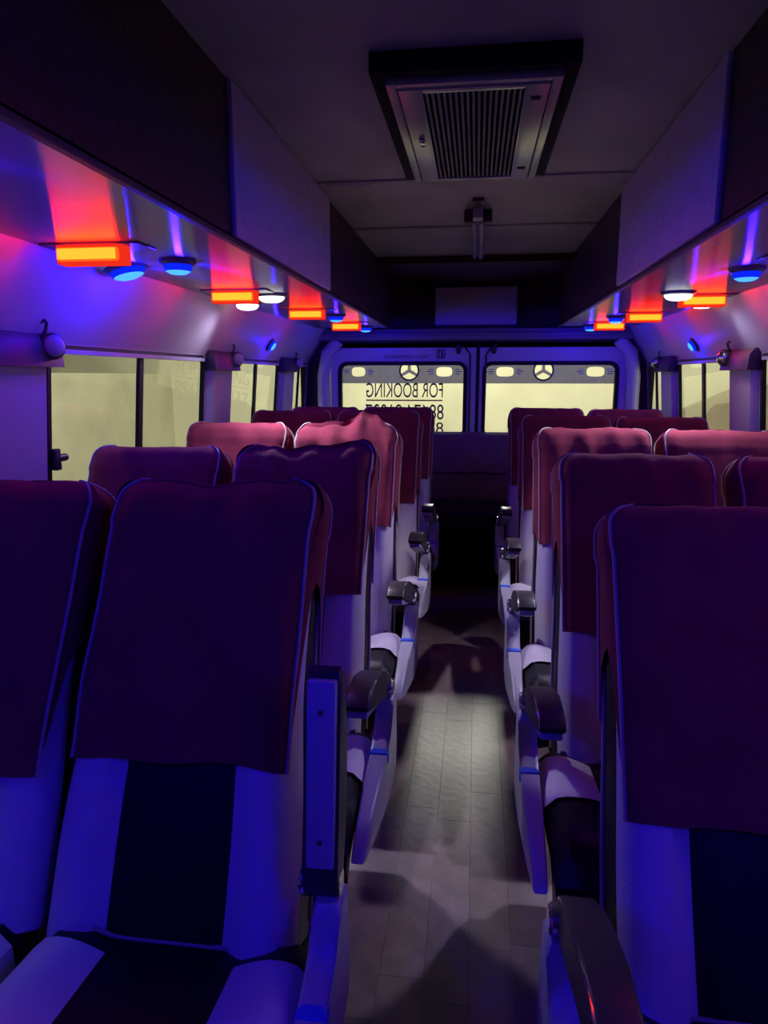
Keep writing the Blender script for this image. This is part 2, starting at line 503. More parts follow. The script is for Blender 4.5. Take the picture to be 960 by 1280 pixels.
def door(n, x0, x1, wx0, wx1, holes_c):
    d = empty('door_%d' % n, ((x0+x1)/2, Y1, 0), kind='structure')
    L = d.location
    def f(a, b, dep): return (a-L.x, Y1+dep-L.y, b)
    bm = bmesh.new()
    add_holed(bm, x0, x1, 0.02, 1.535, wx0, wx1, 0.862, 1.390, 0.055, f, 0.045)
    obj('door_leaf', bm, doorp, d)
    bm = bmesh.new(); add_ring(bm, wx0, wx1, 0.862, 1.390, 0.055, 0.028, f, 0.03, 0.008)
    obj('rubber_seal', bm, rubber, d)
    bm = bmesh.new()
    bm.faces.new([bm.verts.new(f(a, b, 0.020)) for a, b in ((wx0, 0.862), (wx1, 0.862), (wx1, 1.39), (wx0, 1.39))])
    obj('glass_pane', bm, glass, d, False)
    # tinted sun strip with cut-outs: two lozenges and a three-part round emblem
    bm = bmesh.new()
    def loop(pts):
        v = [bm.verts.new(f(a, b, 0.014)) for a, b in pts]
        for i in range(len(v)): bm.edges.new((v[i], v[(i+1) % len(v)]))
    loop([(wx0+0.004, 1.247), (wx1-0.004, 1.247), (wx1-0.004, 1.386), (wx0+0.004, 1.386)])
    for (cx, w, kind) in holes_c:
        cz = 1.330
        if kind == 'pill':
            pts = []
            for i in range(16):
                a = 2*PI*i/16
                ex = 0.6
                pts.append((cx + w*math.copysign(abs(math.cos(a))**ex, math.cos(a)), cz + 0.034*math.copysign(abs(math.sin(a))**ex, math.sin(a))))
            loop(pts)
        else:
            R = 0.062
            for k in range(3):
                a0, a1 = PI/2 + k*2*PI/3 + 0.16, PI/2 + (k+1)*2*PI/3 - 0.16
                mid = (a0+a1)/2
                pts = [(cx + 0.014*math.cos(mid), cz + 0.008 + 0.014*math.sin(mid))]
                pts += [(cx + R*math.cos(a0+(a1-a0)*i/6), cz + 0.008 + R*math.sin(a0+(a1-a0)*i/6)) for i in range(7)]
                loop(pts)
    bmesh.ops.triangle_fill(bm, use_beauty=True, use_dissolve=False, edges=bm.edges[:])
    obj('sun_strip', bm, film, d, False)
    # emblem rings and dashes beside the cut-outs
    for (cx, w, kind) in holes_c:
        bm = bmesh.new()
        if kind == 'star':
            add_tube(bm, [(cx-L.x+0.068*math.cos(a*PI/16), Y1+0.012-L.y, 1.338+0.068*math.sin(a*PI/16)) for a in range(33)], 0.006, 6, False)
            obj('emblem_ring', bm, capm, d)
        else:
            for q in (-1, 1):
                for dz in (-0.015, 0.0, 0.015):
                    add_box(bm, cx-L.x+q*(w+0.02), cx-L.x+q*(w+0.07-abs(dz)), Y1+0.0125-L.y, Y1+0.0135-L.y, 1.328+dz, 1.334+dz)
            obj('strip_dashes', bm, tube_m, d, False)
    # hinge strap and bottom rail
    bm = bmesh.new(); add_box(bm, wx0-0.01-L.x, wx1+0.01-L.x, Y1-0.02-L.y, Y1+0.01-L.y, 0.825, 0.85, 0.004)
    obj('sill_bar', bm, capm, d)
    # latch strap hanging from the top corner beside the meeting edge
    xc = x1-0.13 if x1 < 0.04 else x0+0.10
    bm = bmesh.new(); add_box(bm, xc-0.014-L.x, xc+0.014-L.x, Y1-0.018-L.y, Y1-L.y, 1.455, 1.525, 0.006)
    add_box(bm, xc-0.020-L.x, xc+0.020-L.x, Y1-0.014-L.y, Y1-L.y, 1.475, 1.50, 0.004)
    obj('top_latch', bm, steel, d)
    # corner brace rod by the meeting edge
    e = x1-0.03 if x1 < 0.04 else x0+0.03
    q = -1 if x1 < 0.04 else 1
    obj('corner_rod', tube_bm([(e+q*0.10, Y1-0.012-L.y, 1.525), (e+q*0.05, Y1-0.012-L.y, 1.50), (e+q*0.015, Y1-0.012-L.y, 1.45), (e+q*0.01, Y1-0.012-L.y, 1.38)] if False else
        [(e+q*0.10-L.x, -0.012, 1.525), (e+q*0.05-L.x, -0.012, 1.50), (e+q*0.015-L.x, -0.012, 1.45), (e+q*0.01-L.x, -0.012, 0.2)], 0.007, 8), steel, d)
    return d
d1 = door(1, -1.035, 0.030, -0.966, -0.047, ((-0.83, 0.050, 'pill'), (-0.455, 0, 'star'), (-0.20, 0.058, 'pill')))
d2 = door(2, 0.052, 1.085, 0.088, 1.012, ((0.235, 0.062, 'pill'), (0.505, 0, 'star'), (0.865, 0.062, 'pill')))
struct('trim_14', box_bm(0.028, 0.054, Y1-0.006, Y1+0.04, 0.02, 1.54, 0.003), rubber)
# lettering on the outer face of the left door's glass, read from outside (mirrored from inside)
def out_text(txt, xr, zb, w, h, mat, nm='lettering', dy=0.0195):
    t = text_mesh(nm, txt, w, h, mat, d1)
    t.rotation_euler = (PI/2, 0, PI)
    t.location = Vector((xr, Y1+dy, zb)) - d1.location
    return t
out_text('FOR BOOKING', -0.208, 1.145, 0.565, 0.105, ink)
out_text('88474 81037', -0.200, 0.985, 0.58, 0.110, ink)
out_text('86', -0.200, 0.880, 0.115, 0.085, ink)
bm = bmesh.new(); add_box(bm, -0.775-d1.location.x, -0.210-d1.location.x, 0.0185, 0.0195, 1.119, 1.129)
obj('lettering_underline', bm, inkline, d1, False)
out_text('TAXI x COMPANIONS', -0.31, 1.425, 0.33, 0.024, ink, 'small_lettering', -0.002)
bm = bmesh.new()
lx = -0.225 - d1.location.x
for (a, b, c, d_) in ((-0.032, 0.032, 0.058, 0.064), (-0.032, 0.032, 0.0, 0.006), (-0.032, -0.026, 0.0, 0.064), (0.026, 0.032, 0.0, 0.064),
                      (-0.018, -0.010, 0.008, 0.056), (0.006, 0.014, 0.008, 0.056), (-0.018, 0.0, 0.044, 0.052), (0.0, 0.020, 0.012, 0.02), (0.0, 0.018, 0.030, 0.037)):
    add_box(bm, lx+a, lx+b, -0.003, -0.001, 1.425+c, 1.425+d_)
obj('small_emblem', bm, ink, d1, False)
# pale box over the doors
wb = empty('wall_box', (0.017, Y1, 1.64), 'pale plastic box mounted above the rear doors under the roof', 'box')
obj('box_body', box_bm(-0.285, 0.285, -0.075, 0.0, 0.012, 0.272, 0.014, 3), grey_box, wb)
obj('box_base', box_bm(-0.292, 0.292, -0.055, 0.0, -0.006, 0.014, 0.004), capm, wb)

# ---------------------------------------------------------------- roof fittings
ac = empty('air_conditioner', (0.012, 1.98, 1.975), 'grey roof air-conditioner intake with dark slats in a black surround', 'air conditioner')
bm = bmesh.new()
def frame(bm, X, Yn, Yf, x, yn, yf, z0, z1):
    add_box(bm, -X, -x, Yn, Yf, z0, z1, 0.003); add_box(bm, x, X, Yn, Yf, z0, z1, 0.003)
    add_box(bm, -x, x, Yn, yn, z0, z1, 0.003); add_box(bm, -x, x, yf, Yf, z0, z1, 0.003)
frame(bm, 0.222, -0.365, 0.462, 0.19, -0.335, 0.435, -0.044, 0.0)
obj('surround', bm, void_m, ac)
bm = bmesh.new(); frame(bm, 0.19, -0.335, 0.435, 0.168, -0.315, 0.420, -0.058, -0.036); obj('outer_frame', bm, grille_m, ac)
pn = obj('filter_panel', (lambda b: (frame(b, 0.165, -0.312, 0.417, 0.112, -0.290, 0.395, -0.062, -0.046), b)[1])(bmesh.new()), grille_m, ac)
bm = bmesh.new(); add_box(bm, -0.19, 0.19, -0.335, 0.435, -0.03, -0.005); obj('dark_filter', bm, void_m, ac)
slat_me = mesh_from_bm('slat', box_bm(-0.0034, 0.0034, -0.290, 0.395, -0.058, -0.036, 0.001, 1), slat_m)
for i in range(17):
    sl = link('slat', slat_me, pn); sl.location = (-0.104 + 0.013*i, 0, 0)
for (x, y, m_, r_) in ((-0.135, 0.02, chrome, 0.014),):
    obj('panel_latch', box_bm(x-0.008, x+0.008, y-0.03, y+0.03, -0.070, -0.061, 0.003), m_, pn)
for y in (-0.24, 0.30):
    obj('panel_slot', box_bm(0.128, 0.150, y-0.010, y+0.010, -0.0635, -0.0618), void_m, pn)

tl = empty('tube_lamp', (0.024, 3.05, 1.975), 'unlit narrow tube lamp on the roof behind the air conditioner', 'lamp')
obj('lamp_body', box_bm(-0.030, 0.030, 0.06, 1.02, -0.028, 0.0, 0.006), tube_m, tl)
obj('diffuser', tube_bm([(0.016, 0.08, -0.032), (0.016, 1.0, -0.032)], 0.014, 12), plastic, tl)
obj('diffuser', tube_bm([(-0.016, 0.08, -0.032), (-0.016, 1.0, -0.032)], 0.012, 12), tube_m, tl)
bm = bmesh.new(); add_box(bm, -0.058, 0.058, 0.02, 0.08, -0.052, 0.0, 0.008); obj('end_clamp', bm, blackpl, tl)
bm = bmesh.new(); add_box(bm, -0.020, 0.020, -0.05, 0.03, -0.050, 0.0, 0.004); obj('end_plug', bm, tube_m, tl)
bm = bmesh.new(); add_box(bm, -0.022, 0.022, -0.17, -0.05, -0.014, 0.0, 0.004); obj('switch_block', bm, blackpl, tl)

# ---------------------------------------------------------------- lamps under the racks
def point(name, loc, col, power, rad, parent, spot=None, aim=None):
    l = bpy.data.lights.new(name, 'SPOT' if spot else 'POINT')
    l.energy = power; l.color = col; l.shadow_soft_size = rad
    if spot:
        l.spot_size = math.radians(spot); l.spot_blend = 0.7
    o = bpy.data.objects.new(name, l); COL.objects.link(o)
    o.parent = parent; o.location = loc
    if aim is not None:
        o.rotation_euler = Vector(aim).to_track_quat('-Z', 'Y').to_euler()
    return o

dome_prof = [(0.052, 0.0), (0.052, -0.008), (0.044, -0.014), (0.0405, -0.014)]
lens_prof = [(0.0405, -0.010), (0.040, -0.020), (0.034, -0.031), (0.022, -0.038), (0.0, -0.041)]
bez_me = mesh_from_bm('bezel', lathe_bm(dome_prof, 28), bezel_m)
lens_b = mesh_from_bm('lens', lathe_bm(lens_prof, 28), [blue_e, blue_core])
for p_ in lens_b.polygons:
    if p_.center.z < -0.0265: p_.material_index = 1
lens_w = mesh_from_bm('lens', lathe_bm(lens_prof, 28), white_e)
RZ = 1.62
def round_lamp(x, y, kind, label, group=None, sc=(1, 1, 1), rot=(0, 0, 0), z=RZ, power=1.0, aim=(0, 0, -1), spot=165, blend=0.7):
    t = empty('round_lamp', (x, y, z), label, 'lamp', group)
    t.scale = sc; t.rotation_euler = rot
    link('bezel', bez_me, t); link('lens', lens_b if kind == 'blue' else lens_w, t)
    if power:
        col, p = (BLUE, P_BLUE) if kind == 'blue' else (WHITE, P_WHITE)
        l = point('lamp_light', (0, 0, -0.052), col, p*power, 0.028 if kind == 'white' else 0.010, t, spot if kind == 'white' else None, aim)
        if kind == 'white': l.data.spot_blend = blend
    return t
NEAR = P_BLUE_NEAR / P_BLUE
G = 'round lamps under the luggage racks'
round_lamp(-0.807, 1.963, 'blue', 'round blue dome lamp under left rack behind the largest amber lamp', G)
round_lamp(-0.995, 2.03, 'blue', 'long oval blue lamp under left rack beside the largest amber lamp', G, (1.3, 1.2, 0.9), (0, math.radians(-14), 0), RZ-0.004, 1.1)
round_lamp(-0.783, 2.80, 'white', 'round white lamp under left rack, inner of the lit white pair', G, sc=(1.3, 1.0, 0.85), aim=(0.30, -0.40, -1), spot=96, blend=0.9, power=1.9)
round_lamp(-0.975, 3.08, 'white', 'flat white lamp under left rack, partly behind second amber lamp', G, sc=(1.25, 1.0, 0.9), aim=(-0.25, -0.75, -1), spot=120, blend=1.0, power=0.24)
round_lamp(-0.712, 3.751, 'blue', 'small blue lamp under left rack between third and fourth amber lamps', G, power=0.6)
round_lamp(-0.690, 4.62, 'blue', 'farthest small blue lamp at the rear end of left rack', G, power=0.6)
round_lamp(0.834, 2.32, 'blue', 'bright oval blue lamp under right rack at the right photo edge', G)
round_lamp(0.801, 2.93, 'white', 'round white lamp under right rack, inner of the lit white pair', G, sc=(1.3, 1.0, 0.85), aim=(-0.30, -0.44, -1), spot=96, blend=0.9, power=1.9)
round_lamp(0.985, 3.25, 'white', 'flat white lamp under right rack beneath the nearest right amber lamp', G, sc=(1.25, 1.0, 0.9), aim=(0.25, -0.75, -1), spot=120, blend=1.0, power=0.11)
round_lamp(0.777, 4.047, 'blue', 'small blue lamp under right rack above the rear amber lamp', G, power=0.6)
round_lamp(0.745, 4.70, 'blue', 'farthest small blue lamp at the rear end of right rack', G, power=0.6)
# the same lamps go on towards the front of the bus, beside and behind the camera
for s in (-1, 1):
    round_lamp(s*0.80, 0.93, 'blue', 'blue lamp under the %s rack, out of view beside the camera' % ('left' if s < 0 else 'right'), G, power=0.5*NEAR)
    round_lamp(s*0.80, -0.10, 'blue', 'blue lamp under the %s rack, out of view behind the camera' % ('left' if s < 0 else 'right'), G, power=3.6*NEAR)
# lamps let into the sloping upper walls
slope = math.atan2(1.20-1.05, 1.625-1.395)
for s, y, z, lab in ((-1, 3.98, 1.478, 'blue wall lamp on the sloping left wall above the second left window'),
                     (1, 3.90, 1.462, 'blue wall lamp on the sloping right wall above the second right window')):
    x = s*(1.20 - (z-1.395)*math.tan(slope))
    round_lamp(x, y, 'blue', lab, 'blue lamps on the sloping walls', (0.75, 0.75, 0.8), (0, s*(PI/2 - slope), 0) if False else (0, -s*(-(PI/2) + slope)*1.0, 0), z, 0.35, (0, 0, -1))

# amber lamps: a red-rimmed box lens facing the front of the bus
aw, ah = 0.158, 0.034
lens_am = mesh_from_bm('lens', box_bm(-aw/2, aw/2, -0.030, -0.012, -0.044, -0.012, 0.0065, 3), [amber_e, amber_edge])
for p_ in lens_am.polygons:
    if abs(p_.normal.y) < 0.9: p_.material_index = 1
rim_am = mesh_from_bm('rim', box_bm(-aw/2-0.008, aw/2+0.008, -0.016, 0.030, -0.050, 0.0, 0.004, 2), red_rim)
plate_am = mesh_from_bm('mounting_plate', box_bm(-0.13, 0.13, -0.020, 0.085, -0.005, 0.0, 0.002, 1), bezel_m)
def amber(x, y, label, sc=1.0):
    t = empty('amber_lamp', (x, y, RZ), label, 'lamp', 'amber lamps under the luggage racks')
    t.scale = (sc, sc, sc)
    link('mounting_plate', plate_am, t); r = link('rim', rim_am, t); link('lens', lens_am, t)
for a in ((-0.914, 1.70, 'largest amber lamp under left rack in front of a red glow'),
          (-0.880, 2.64, 'second amber lamp from the front under left rack, beside white lamps'),
          (-0.790, 3.42, 'third amber lamp from the front under left rack'),
          (-0.755, 4.28, 'rearmost amber lamp under left rack by the rear corner'),
          (0.918, 3.02, 'widest amber lamp in view under right rack, beside blue oval lamp'),
          (0.876, 3.82, 'middle amber lamp of the three under right rack'),
          (0.816, 4.45, 'rearmost amber lamp under right rack above the rear door'),
          (0.93, 2.08, 'amber lamp under right rack just outside the photo'),
          (0.93, 1.15, 'amber lamp under right rack above the nearest right seat, out of view')):
    amber(*a)

# pillar caps with their round fitting and hook
def cap(s, ya, yb, label, fit_label):
    x = WT + 0.004
    c = empty('pillar_cap', (s*x, (ya+yb)/2, 1.37), label, 'cap', 'dark caps on the window pillars')
    hy = (yb-ya)/2
    obj('cap_body', prism_bm([(0.012*s, -0.045), (-0.055*s, -0.045), (-0.050*s, 0.020), (-0.030*s, 0.045), (0.0, 0.05), (0.012*s, 0.05)], -hy-0.02, hy+0.02, 0.005, axis='y'), capm, c)
    fy = hy - 0.035
    M = Matrix.Translation((-0.052*s, fy, 0.012)) @ Matrix.Rotation(s*math.radians(28), 4, 'Z') @ Matrix.Rotation(-s*PI/2, 4, 'Y')
    obj('round_fitting', lathe_bm([(0.024, 0.0), (0.030, 0.008), (0.030, 0.018), (0.025, 0.026), (0.013, 0.031), (0.0, 0.032)], 24, M), chrome if s > 0 else plastic, c)
    obj('fitting_ring', lathe_bm([(0.030, -0.004), (0.037, -0.004), (0.037, 0.010), (0.030, 0.014)], 24, M), blackpl, c)
    obj('hook', tube_bm([(-0.030*s, fy-0.01, 0.035), (-0.045*s, fy-0.01, 0.055), (-0.050*s, fy-0.01, 0.075), (-0.042*s, fy-0.01, 0.084), (-0.034*s, fy-0.01, 0.076)], 0.005, 8), blackpl, c)
names = ['first', 'second', 'third']
for i, (s, ya, yb) in enumerate(PILLARS):
    side = 'left' if s < 0 else 'right'
    lab = {(-1, 0): 'dark cap with blue-lit round fitting on nearest left window pillar',
           (-1, 1): 'dark cap with hook on left pillar between first and second windows',
           (-1, 2): 'dark cap on the rear left pillar beside the last left window',
           (1, 0): 'dark cap on nearest right window pillar, outside the photo',
           (1, 1): 'dark cap with silver round fitting on the large right window pillar',
           (1, 2): 'dark cap on the rear right pillar beside the last right window'}[(s, i % 3)]
    cap(s, ya, yb, lab, '')

# ---------------------------------------------------------------- seats
LB = 0.84            # backrest length
FLARE = [0.009]      # widening of the backrest towards the seat
HW = 0.205
RC = 0.055           # corner radius seen from the front
def hw_at(v, L, o=0.0):
    h = HW + o + FLARE[0]*(1 - sstep(0.15, 0.62, v/L))
    if v > L - RC:
        d = min(v - (L-RC), RC); h -= RC - math.sqrt(max(RC*RC - d*d, 0))
    return h
def tf_at(v, L):
    rt = 0.048
    if v > L - rt:
        d = min(v-(L-rt), rt); return rt - math.sqrt(max(rt*rt - d*d, 0))
    return 0.0
def th_at(v, L): return 0.135 - 0.039*min(max(v/L, 0), 1)
def bulge(q, v, L):
    """front relief over q = u/halfwidth: side bolsters stand proud, the edge rounds off"""
    a = abs(q)
    k = max(0.0, min(1.0, (a-0.46)/0.22)); k = k*k*(3-2*k)
    e = max(0.0, (a-0.80)/0.20)
    fade = 1.0 - 0.6*max(0.0, min(1.0, (v-L*0.55)/(L*0.3)))
    return (-0.026*k*fade + 0.042*e*e) * (1.0 if v < L-0.05 else max(0.0, (L-v)/0.05))

# columns round the body: (face, fraction)
def columns(nf=36, ns=4, nb=10):
    c = [('f', -1 + 2*i/nf) for i in range(nf+1)]
    c += [('r', (i+1)/(ns+1)) for i in range(ns)]
    c += [('b', 1 - 2*i/nb) for i in range(nb+1)]
    c += [('l', 1-(i+1)/(ns+1)) for i in range(ns)]
    return c
COLS = columns()
def surf(c, v, L, o, bl=1.0):
    """local (u, v, t) of column c at height v, pushed out by o"""
    face, q = c
    h = hw_at(v, L, o); tf = tf_at(v, L) - o; tb = th_at(v, L) - tf_at(v, L) + o
    if v >= L - 1e-6: tf = tb = (tf+tb)/2
    if face == 'f': return (q*h, v, tf + bl*bulge(q, v, L))
    if face == 'b': return (q*h, v, tb)
    tfe = tf + bl*bulge(1.0, v, L)
    bow = 0.003*math.sin(PI*q)
    return ((h+bow) * (1 if face == 'r' else -1), v, tfe + (tb-tfe)*q)

def cover_relief(c, u, v, t, L):
    """cloth spans flat from bolster to bolster instead of following the hollow"""
    if c[0] != 'f': return t
    q = c[1]; a = abs(q)
    fade = 1.0 - 0.6*max(0.0, min(1.0, (v-L*0.55)/(L*0.3)))
    top = 1.0 if v < L-0.05 else max(0.0, (L-v)/0.05)
    if a < 0.70:
        return min(t, t - bulge(q, v, L) - 0.026*fade*top*(1 - 0.12*(1-(a/0.70)**2)))
    return t

def to_seat(p, alpha, z0=0.33):
    u, v, t = p
    return Vector((u, v*math.sin(alpha) + t*math.cos(alpha), z0 + v*math.cos(alpha) - t*math.sin(alpha)))

CACHE = {}
def cached(key, build):
    if key not in CACHE: CACHE[key] = build()
    return CACHE[key]

def levels(L, n=16):
    vs = [ (L-0.06)*i/n for i in range(n+1)]
    vs += [L-0.06 + 0.06*math.sin(PI/2*i/7) for i in range(1, 8)]
    return vs

def build_backrest(alpha):
    bm = bmesh.new(); L = LB - 0.060
    rings = []
    for v in levels(L):
        rings.append([bm.verts.new(to_seat(surf(c, v, L, 0.0), alpha)) for c in COLS])
    n = len(COLS)
    for a, b in zip(rings, rings[1:]):
        for k in range(n):
            f = bm.faces.new((a[k], a[(k+1)%n], b[(k+1)%n], b[k]))
            f.material_index = 1 if COLS[k][0] in 'rlb' else 0
    bm.faces.new(rings[0][::-1])
    bmesh.ops.remove_doubles(bm, verts=bm.verts, dist=0.0004)
    return mesh_from_bm('backrest', bm, [beige, black])

def build_insert(alpha):
    bm = bmesh.new(); L = LB - 0.012
    rows = []
    qs = [-0.47 + 0.94*i/8 for i in range(9)]
    for i in range(13):
        v = -0.004 + (L*0.72)*i/12
        r = []
        for j, q in enumerate(qs):
            u, vv, t = surf(('f', q), max(v, 0), L, 0.0)
            w = 1.0 if 0 < j < 8 else 0.2
            r.append(bm.verts.new(to_seat((u, v, t - 0.006*w), alpha)))
        rows.append(r)
    for a, b in zip(rows, rows[1:]):
        for j in range(8): bm.faces.new((a[j], a[j+1], b[j+1], b[j]))
    return mesh_from_bm('backrest_insert', bm, black)

def build_back_piping(alpha, sgn):
    bm = bmesh.new(); L = LB - 0.012
    if True:
        pts = [to_seat(surf(('b', sgn), v, L, 0.002), alpha) for v in [0.02 + (L-0.14)*i/14 for i in range(15)]]
        add_tube(bm, pts, 0.0046, 8)
    return mesh_from_bm('backrest_piping', bm, pipe_m)

def sstep(a, b, x):
    x = max(0.0, min(1.0, (x-a)/(b-a))); return x*x*(3-2*x)

def build_cover(alpha, seed, fl, gl, bl, rum=1.0, lift=None, wob=0.0, slump=0.02):
    """loose cloth hood: fl / gl / bl = length of front flap, side gussets, back flap"""
    bm = bmesh.new(); L = LB
    n = len(COLS); NL = 26
    off = Vector((seed*3.7, seed*1.3, seed*2.1))
    def bottom(c):
        if c[0] == 'f' and abs(c[1]) > 0.95: return L - gl - 0.02
        if c[0] == 'f':
            return L - fl + 0.012*noise.noise(Vector((c[1]*1.5, seed, 0))) + wob*c[1]
        if c[0] == 'b': return L - bl
        q = c[1]                       # gusset: slanting from front to back
        return L - gl + 0.02*math.cos(PI*q)
    def topw(u):                        # height change of the top edge across the width
        a = 0.010*rum*noise.noise(Vector((u*9.0, seed*5.1, 0))) + 0.004*rum*noise.noise(Vector((u*26.0, seed*2.7, 4)))
        if lift: a += lift(u/HW)
        return a
    grid = []
    for c in COLS:
        vb = bottom(c)
        col = []
        for k in range(NL+1):
            f = k/NL
            f = 1 - (1-f)**1.7
            v = vb + (L-vb)*f
            o = 0.007 + (0.004 if v > L-0.1 else 0)
            u, vv, t = surf(c, v, L, o, 1.0)
            if c[0] == 'f' and v < L - RC:      # the flap hangs straight and does not flare with the backrest
                u2 = c[1]*(HW + o)
                t += bulge(u2/hw_at(v, L, o), v, L) - bulge(c[1], v, L)
                u = u2
            t = cover_relief(c, u, v, t, L)
            wtop = sstep(L-0.16, L-0.01, v)
            p = Vector((u*6, v*5, t*6)) + off
            wr = noise.noise(p*1.0)*0.010*rum + noise.noise(Vector((u*20, v*8, seed)))*0.0045*rum*(0.4+wtop)
            # drapes falling from the top corners
            wr += 0.004*rum*math.sin(u*55 + seed*2 + v*9)*sstep(L-0.34, L-0.08, v)*(1-sstep(L-0.05, L, v))
            if c[0] == 'f' and v < L-0.001: t = max(t, min(t + slump*sstep(L-0.13, L, v), th_at(v, L)*0.5 - 0.004))
            if c[0] == 'f': t -= max(wr, -0.004)*(1-sstep(0.92, 1.0, abs(c[1])))
            elif c[0] == 'b': t += max(wr, -0.004)
            elif c[0] == 'r': u += wr*0.5*math.sin(PI*c[1])
            else: u -= wr*0.5*math.sin(PI*c[1])
            v2 = vv + topw(u)*wtop
            col.append(Vector((u, v2, t)))
        grid.append(col)
    V = [[bm.verts.new(to_seat(p, alpha)) for p in col] for col in grid]
    for i in range(n):
        j = (i+1) % n
        for k in range(NL):
            bm.faces.new((V[i][k], V[j][k], V[j][k+1], V[i][k+1]))
    bmesh.ops.remove_doubles(bm, verts=bm.verts, dist=0.0003)
    me = mesh_from_bm('head_cover', bm, cloth)
    # piping along the gusset seams, up the front corner, over the top and down the back corner
    pms = []
    nf = 36; ns = 4; nb = 10
    iR, iRb = nf-1, nf+1+ns
    iL, iLb = 1, nf+1+ns+nb
    for a, b in ((iR, iRb), (iL, iLb)):
        out = Vector((0.002 if a == iR else -0.002, 0, -0.001))
        pts = [to_seat(p + out, alpha) for p in grid[a]] + [to_seat(p + out, alpha) for p in grid[b][::-1][1:]]
        pms.append(mesh_from_bm('cover_piping', tube_bm(pts, 0.0036, 6), pipe_m))
    return me, pms

# cushion: closed section rings along y
def cushion_pt(q, yv, o=0.0):
    """top surface of the cushion; q = -1..1 across, yv = local y"""
    f = (0.03 - yv)/0.50                     # 0 rear .. 1 front
    z = 0.335 + 0.062*f
    a = abs(q)
    k = sstep(0.45, 0.75, a)
    z += 0.018*k*(1-sstep(0.8, 1.0, f)) - 0.030*max(0, (a-0.85)/0.15)**2
    z -= 0.060*max(0, (f-0.82)/0.18)**2 + 0.018*max(0, (0.10-f)/0.10)**2
    return Vector((q*(HW+0.003), yv, z + o))
YS = [0.03 - 0.50*i/18 for i in range(19)]
QS = [-1 + 2*i/16 for i in range(17)]
def build_cushion():
    bm = bmesh.new()
    rings = []
    for yv in YS:
        f = (0.03-yv)/0.50
        top = [cushion_pt(q, yv) for q in QS]
        zb = 0.235 + 0.03*f
        sec = top + [Vector((HW+0.006, yv, top[-1].z-0.035)), Vector((HW-0.005, yv, zb+0.02)), Vector((HW-0.03, yv, zb)),
                     Vector((-HW+0.03, yv, zb)), Vector((-HW+0.005, yv, zb+0.02)), Vector((-HW-0.006, yv, top[0].z-0.035))]
        rings.append([bm.verts.new(p) for p in sec])
    n = len(rings[0])
    for a, b in zip(rings, rings[1:]):
        for k in range(n): bm.faces.new((a[k], a[(k+1)%n], b[(k+1)%n], b[k]))
    bm.faces.new(rings[0]); bm.faces.new(rings[-1][::-1])
    return mesh_from_bm('seat_cushion', bm, black)
def build_bolster(s):
    bm = bmesh.new()
    rows = []
    for i in range(11):
        yv = -0.040 - 0.185*i/10
        r = []
        for j in range(7):
            q = s*(0.47 + 0.53*j/6)
            y2 = yv - (0.03*(j/6) if i == 10 else 0) + (-0.012*(1-abs(j/3-1)) if i == 10 else 0)
            p = cushion_pt(q, y2, 0.006 if 0 < j else 0.0015)
            if j == 6: p.x += s*0.004
            r.append(bm.verts.new(p))
        p = cushion_pt(s*1.0, yv); 
        r.append(bm.verts.new((p.x + s*0.007, rows and yv or yv, p.z-0.05)))
        rows.append(r)
    for a, b in zip(rows, rows[1:]):
        for j in range(7): bm.faces.new((a[j], a[j+1], b[j+1], b[j]))
    return mesh_from_bm('cushion_bolster', bm, beige)
def build_cpiping():
    bm = bmesh.new()
    pts = [cushion_pt(q, 0.012, 0.010) + Vector((0, -0.012, 0)) for q in QS[2:-2]]
    add_tube(bm, pts, 0.004, 6)
    return mesh_from_bm('cushion_piping', bm, pipe_m)
def build_flap(s):
    """black skirt hanging from the cushion front, lowest at the aisle corner"""
    bm = bmesh.new()
    rows = []
    for i in range(6):
        g = i/5
        r = []
        for j in range(13):
            q = -1 + 2*j/12
            low = 0.030*sstep(0.55, 1.0, q*s) - 0.012*math.cos(q*5)
            z = 0.345 - g*(0.105 + low)
            r.append(bm.verts.new((q*(HW+0.005), -0.478 - 0.010*math.sin(PI*g) + 0.012*g, z)))
        rows.append(r)
    for a, b in zip(rows, rows[1:]):
        for j in range(12): bm.faces.new((a[j], a[j+1], b[j+1], b[j]))
    return mesh_from_bm('front_skirt', bm, black)

SIDE = [(0.045, 0.452), (0.030, 0.466), (-0.022, 0.466), (-0.034, 0.455), (-0.042, 0.428), (-0.056, 0.405), (-0.085, 0.390), (-0.15, 0.380),
        (-0.28, 0.374), (-0.39, 0.358), (-0.445, 0.338), (-0.466, 0.318), (-0.44, 0.306), (-0.36, 0.288), (-0.24, 0.262), (-0.12, 0.238), (-0.02, 0.225), (0.04, 0.24), (0.058, 0.30)]
def build_side(s):
    bm = prism_bm(SIDE, -0.023, 0.023, 0.009, 3)
    for v in bm.verts:
        k = max(0.0, min(1.0, (-v.co.y-0.08)/0.36)); v.co.x *= 1 - 0.35*k
    return mesh_from_bm('side_panel', bm, plastic)
def build_tape():
    bm = bmesh.new(); add_box(bm, -0.0235, 0.0235, -0.150, -0.122, 0.355, 0.3835, 0.002, 1)
    return mesh_from_bm('tape_band', bm, tape_m)
ARM = [(0.026, -0.008), (0.020, 0.018), (0.0, 0.030), (-0.06, 0.040), (-0.14, 0.046), (-0.22, 0.044), (-0.29, 0.034), (-0.335, 0.016), (-0.352, -0.004),
       (-0.345, -0.014), (-0.25, -0.018), (-0.10, -0.022), (-0.03, -0.028), (0.0, -0.030), (0.018, -0.022)]
def build_arm():
    return mesh_from_bm('armrest', prism_bm(ARM, -0.029, 0.029, 0.008, 3), blackpl)
def build_trim(s):
    pts = [(s*0.0262, y, z-0.003) for y, z in ARM[1:9]]
    return mesh_from_bm('trim_line', tube_bm(pts, 0.0022, 6), chrome)
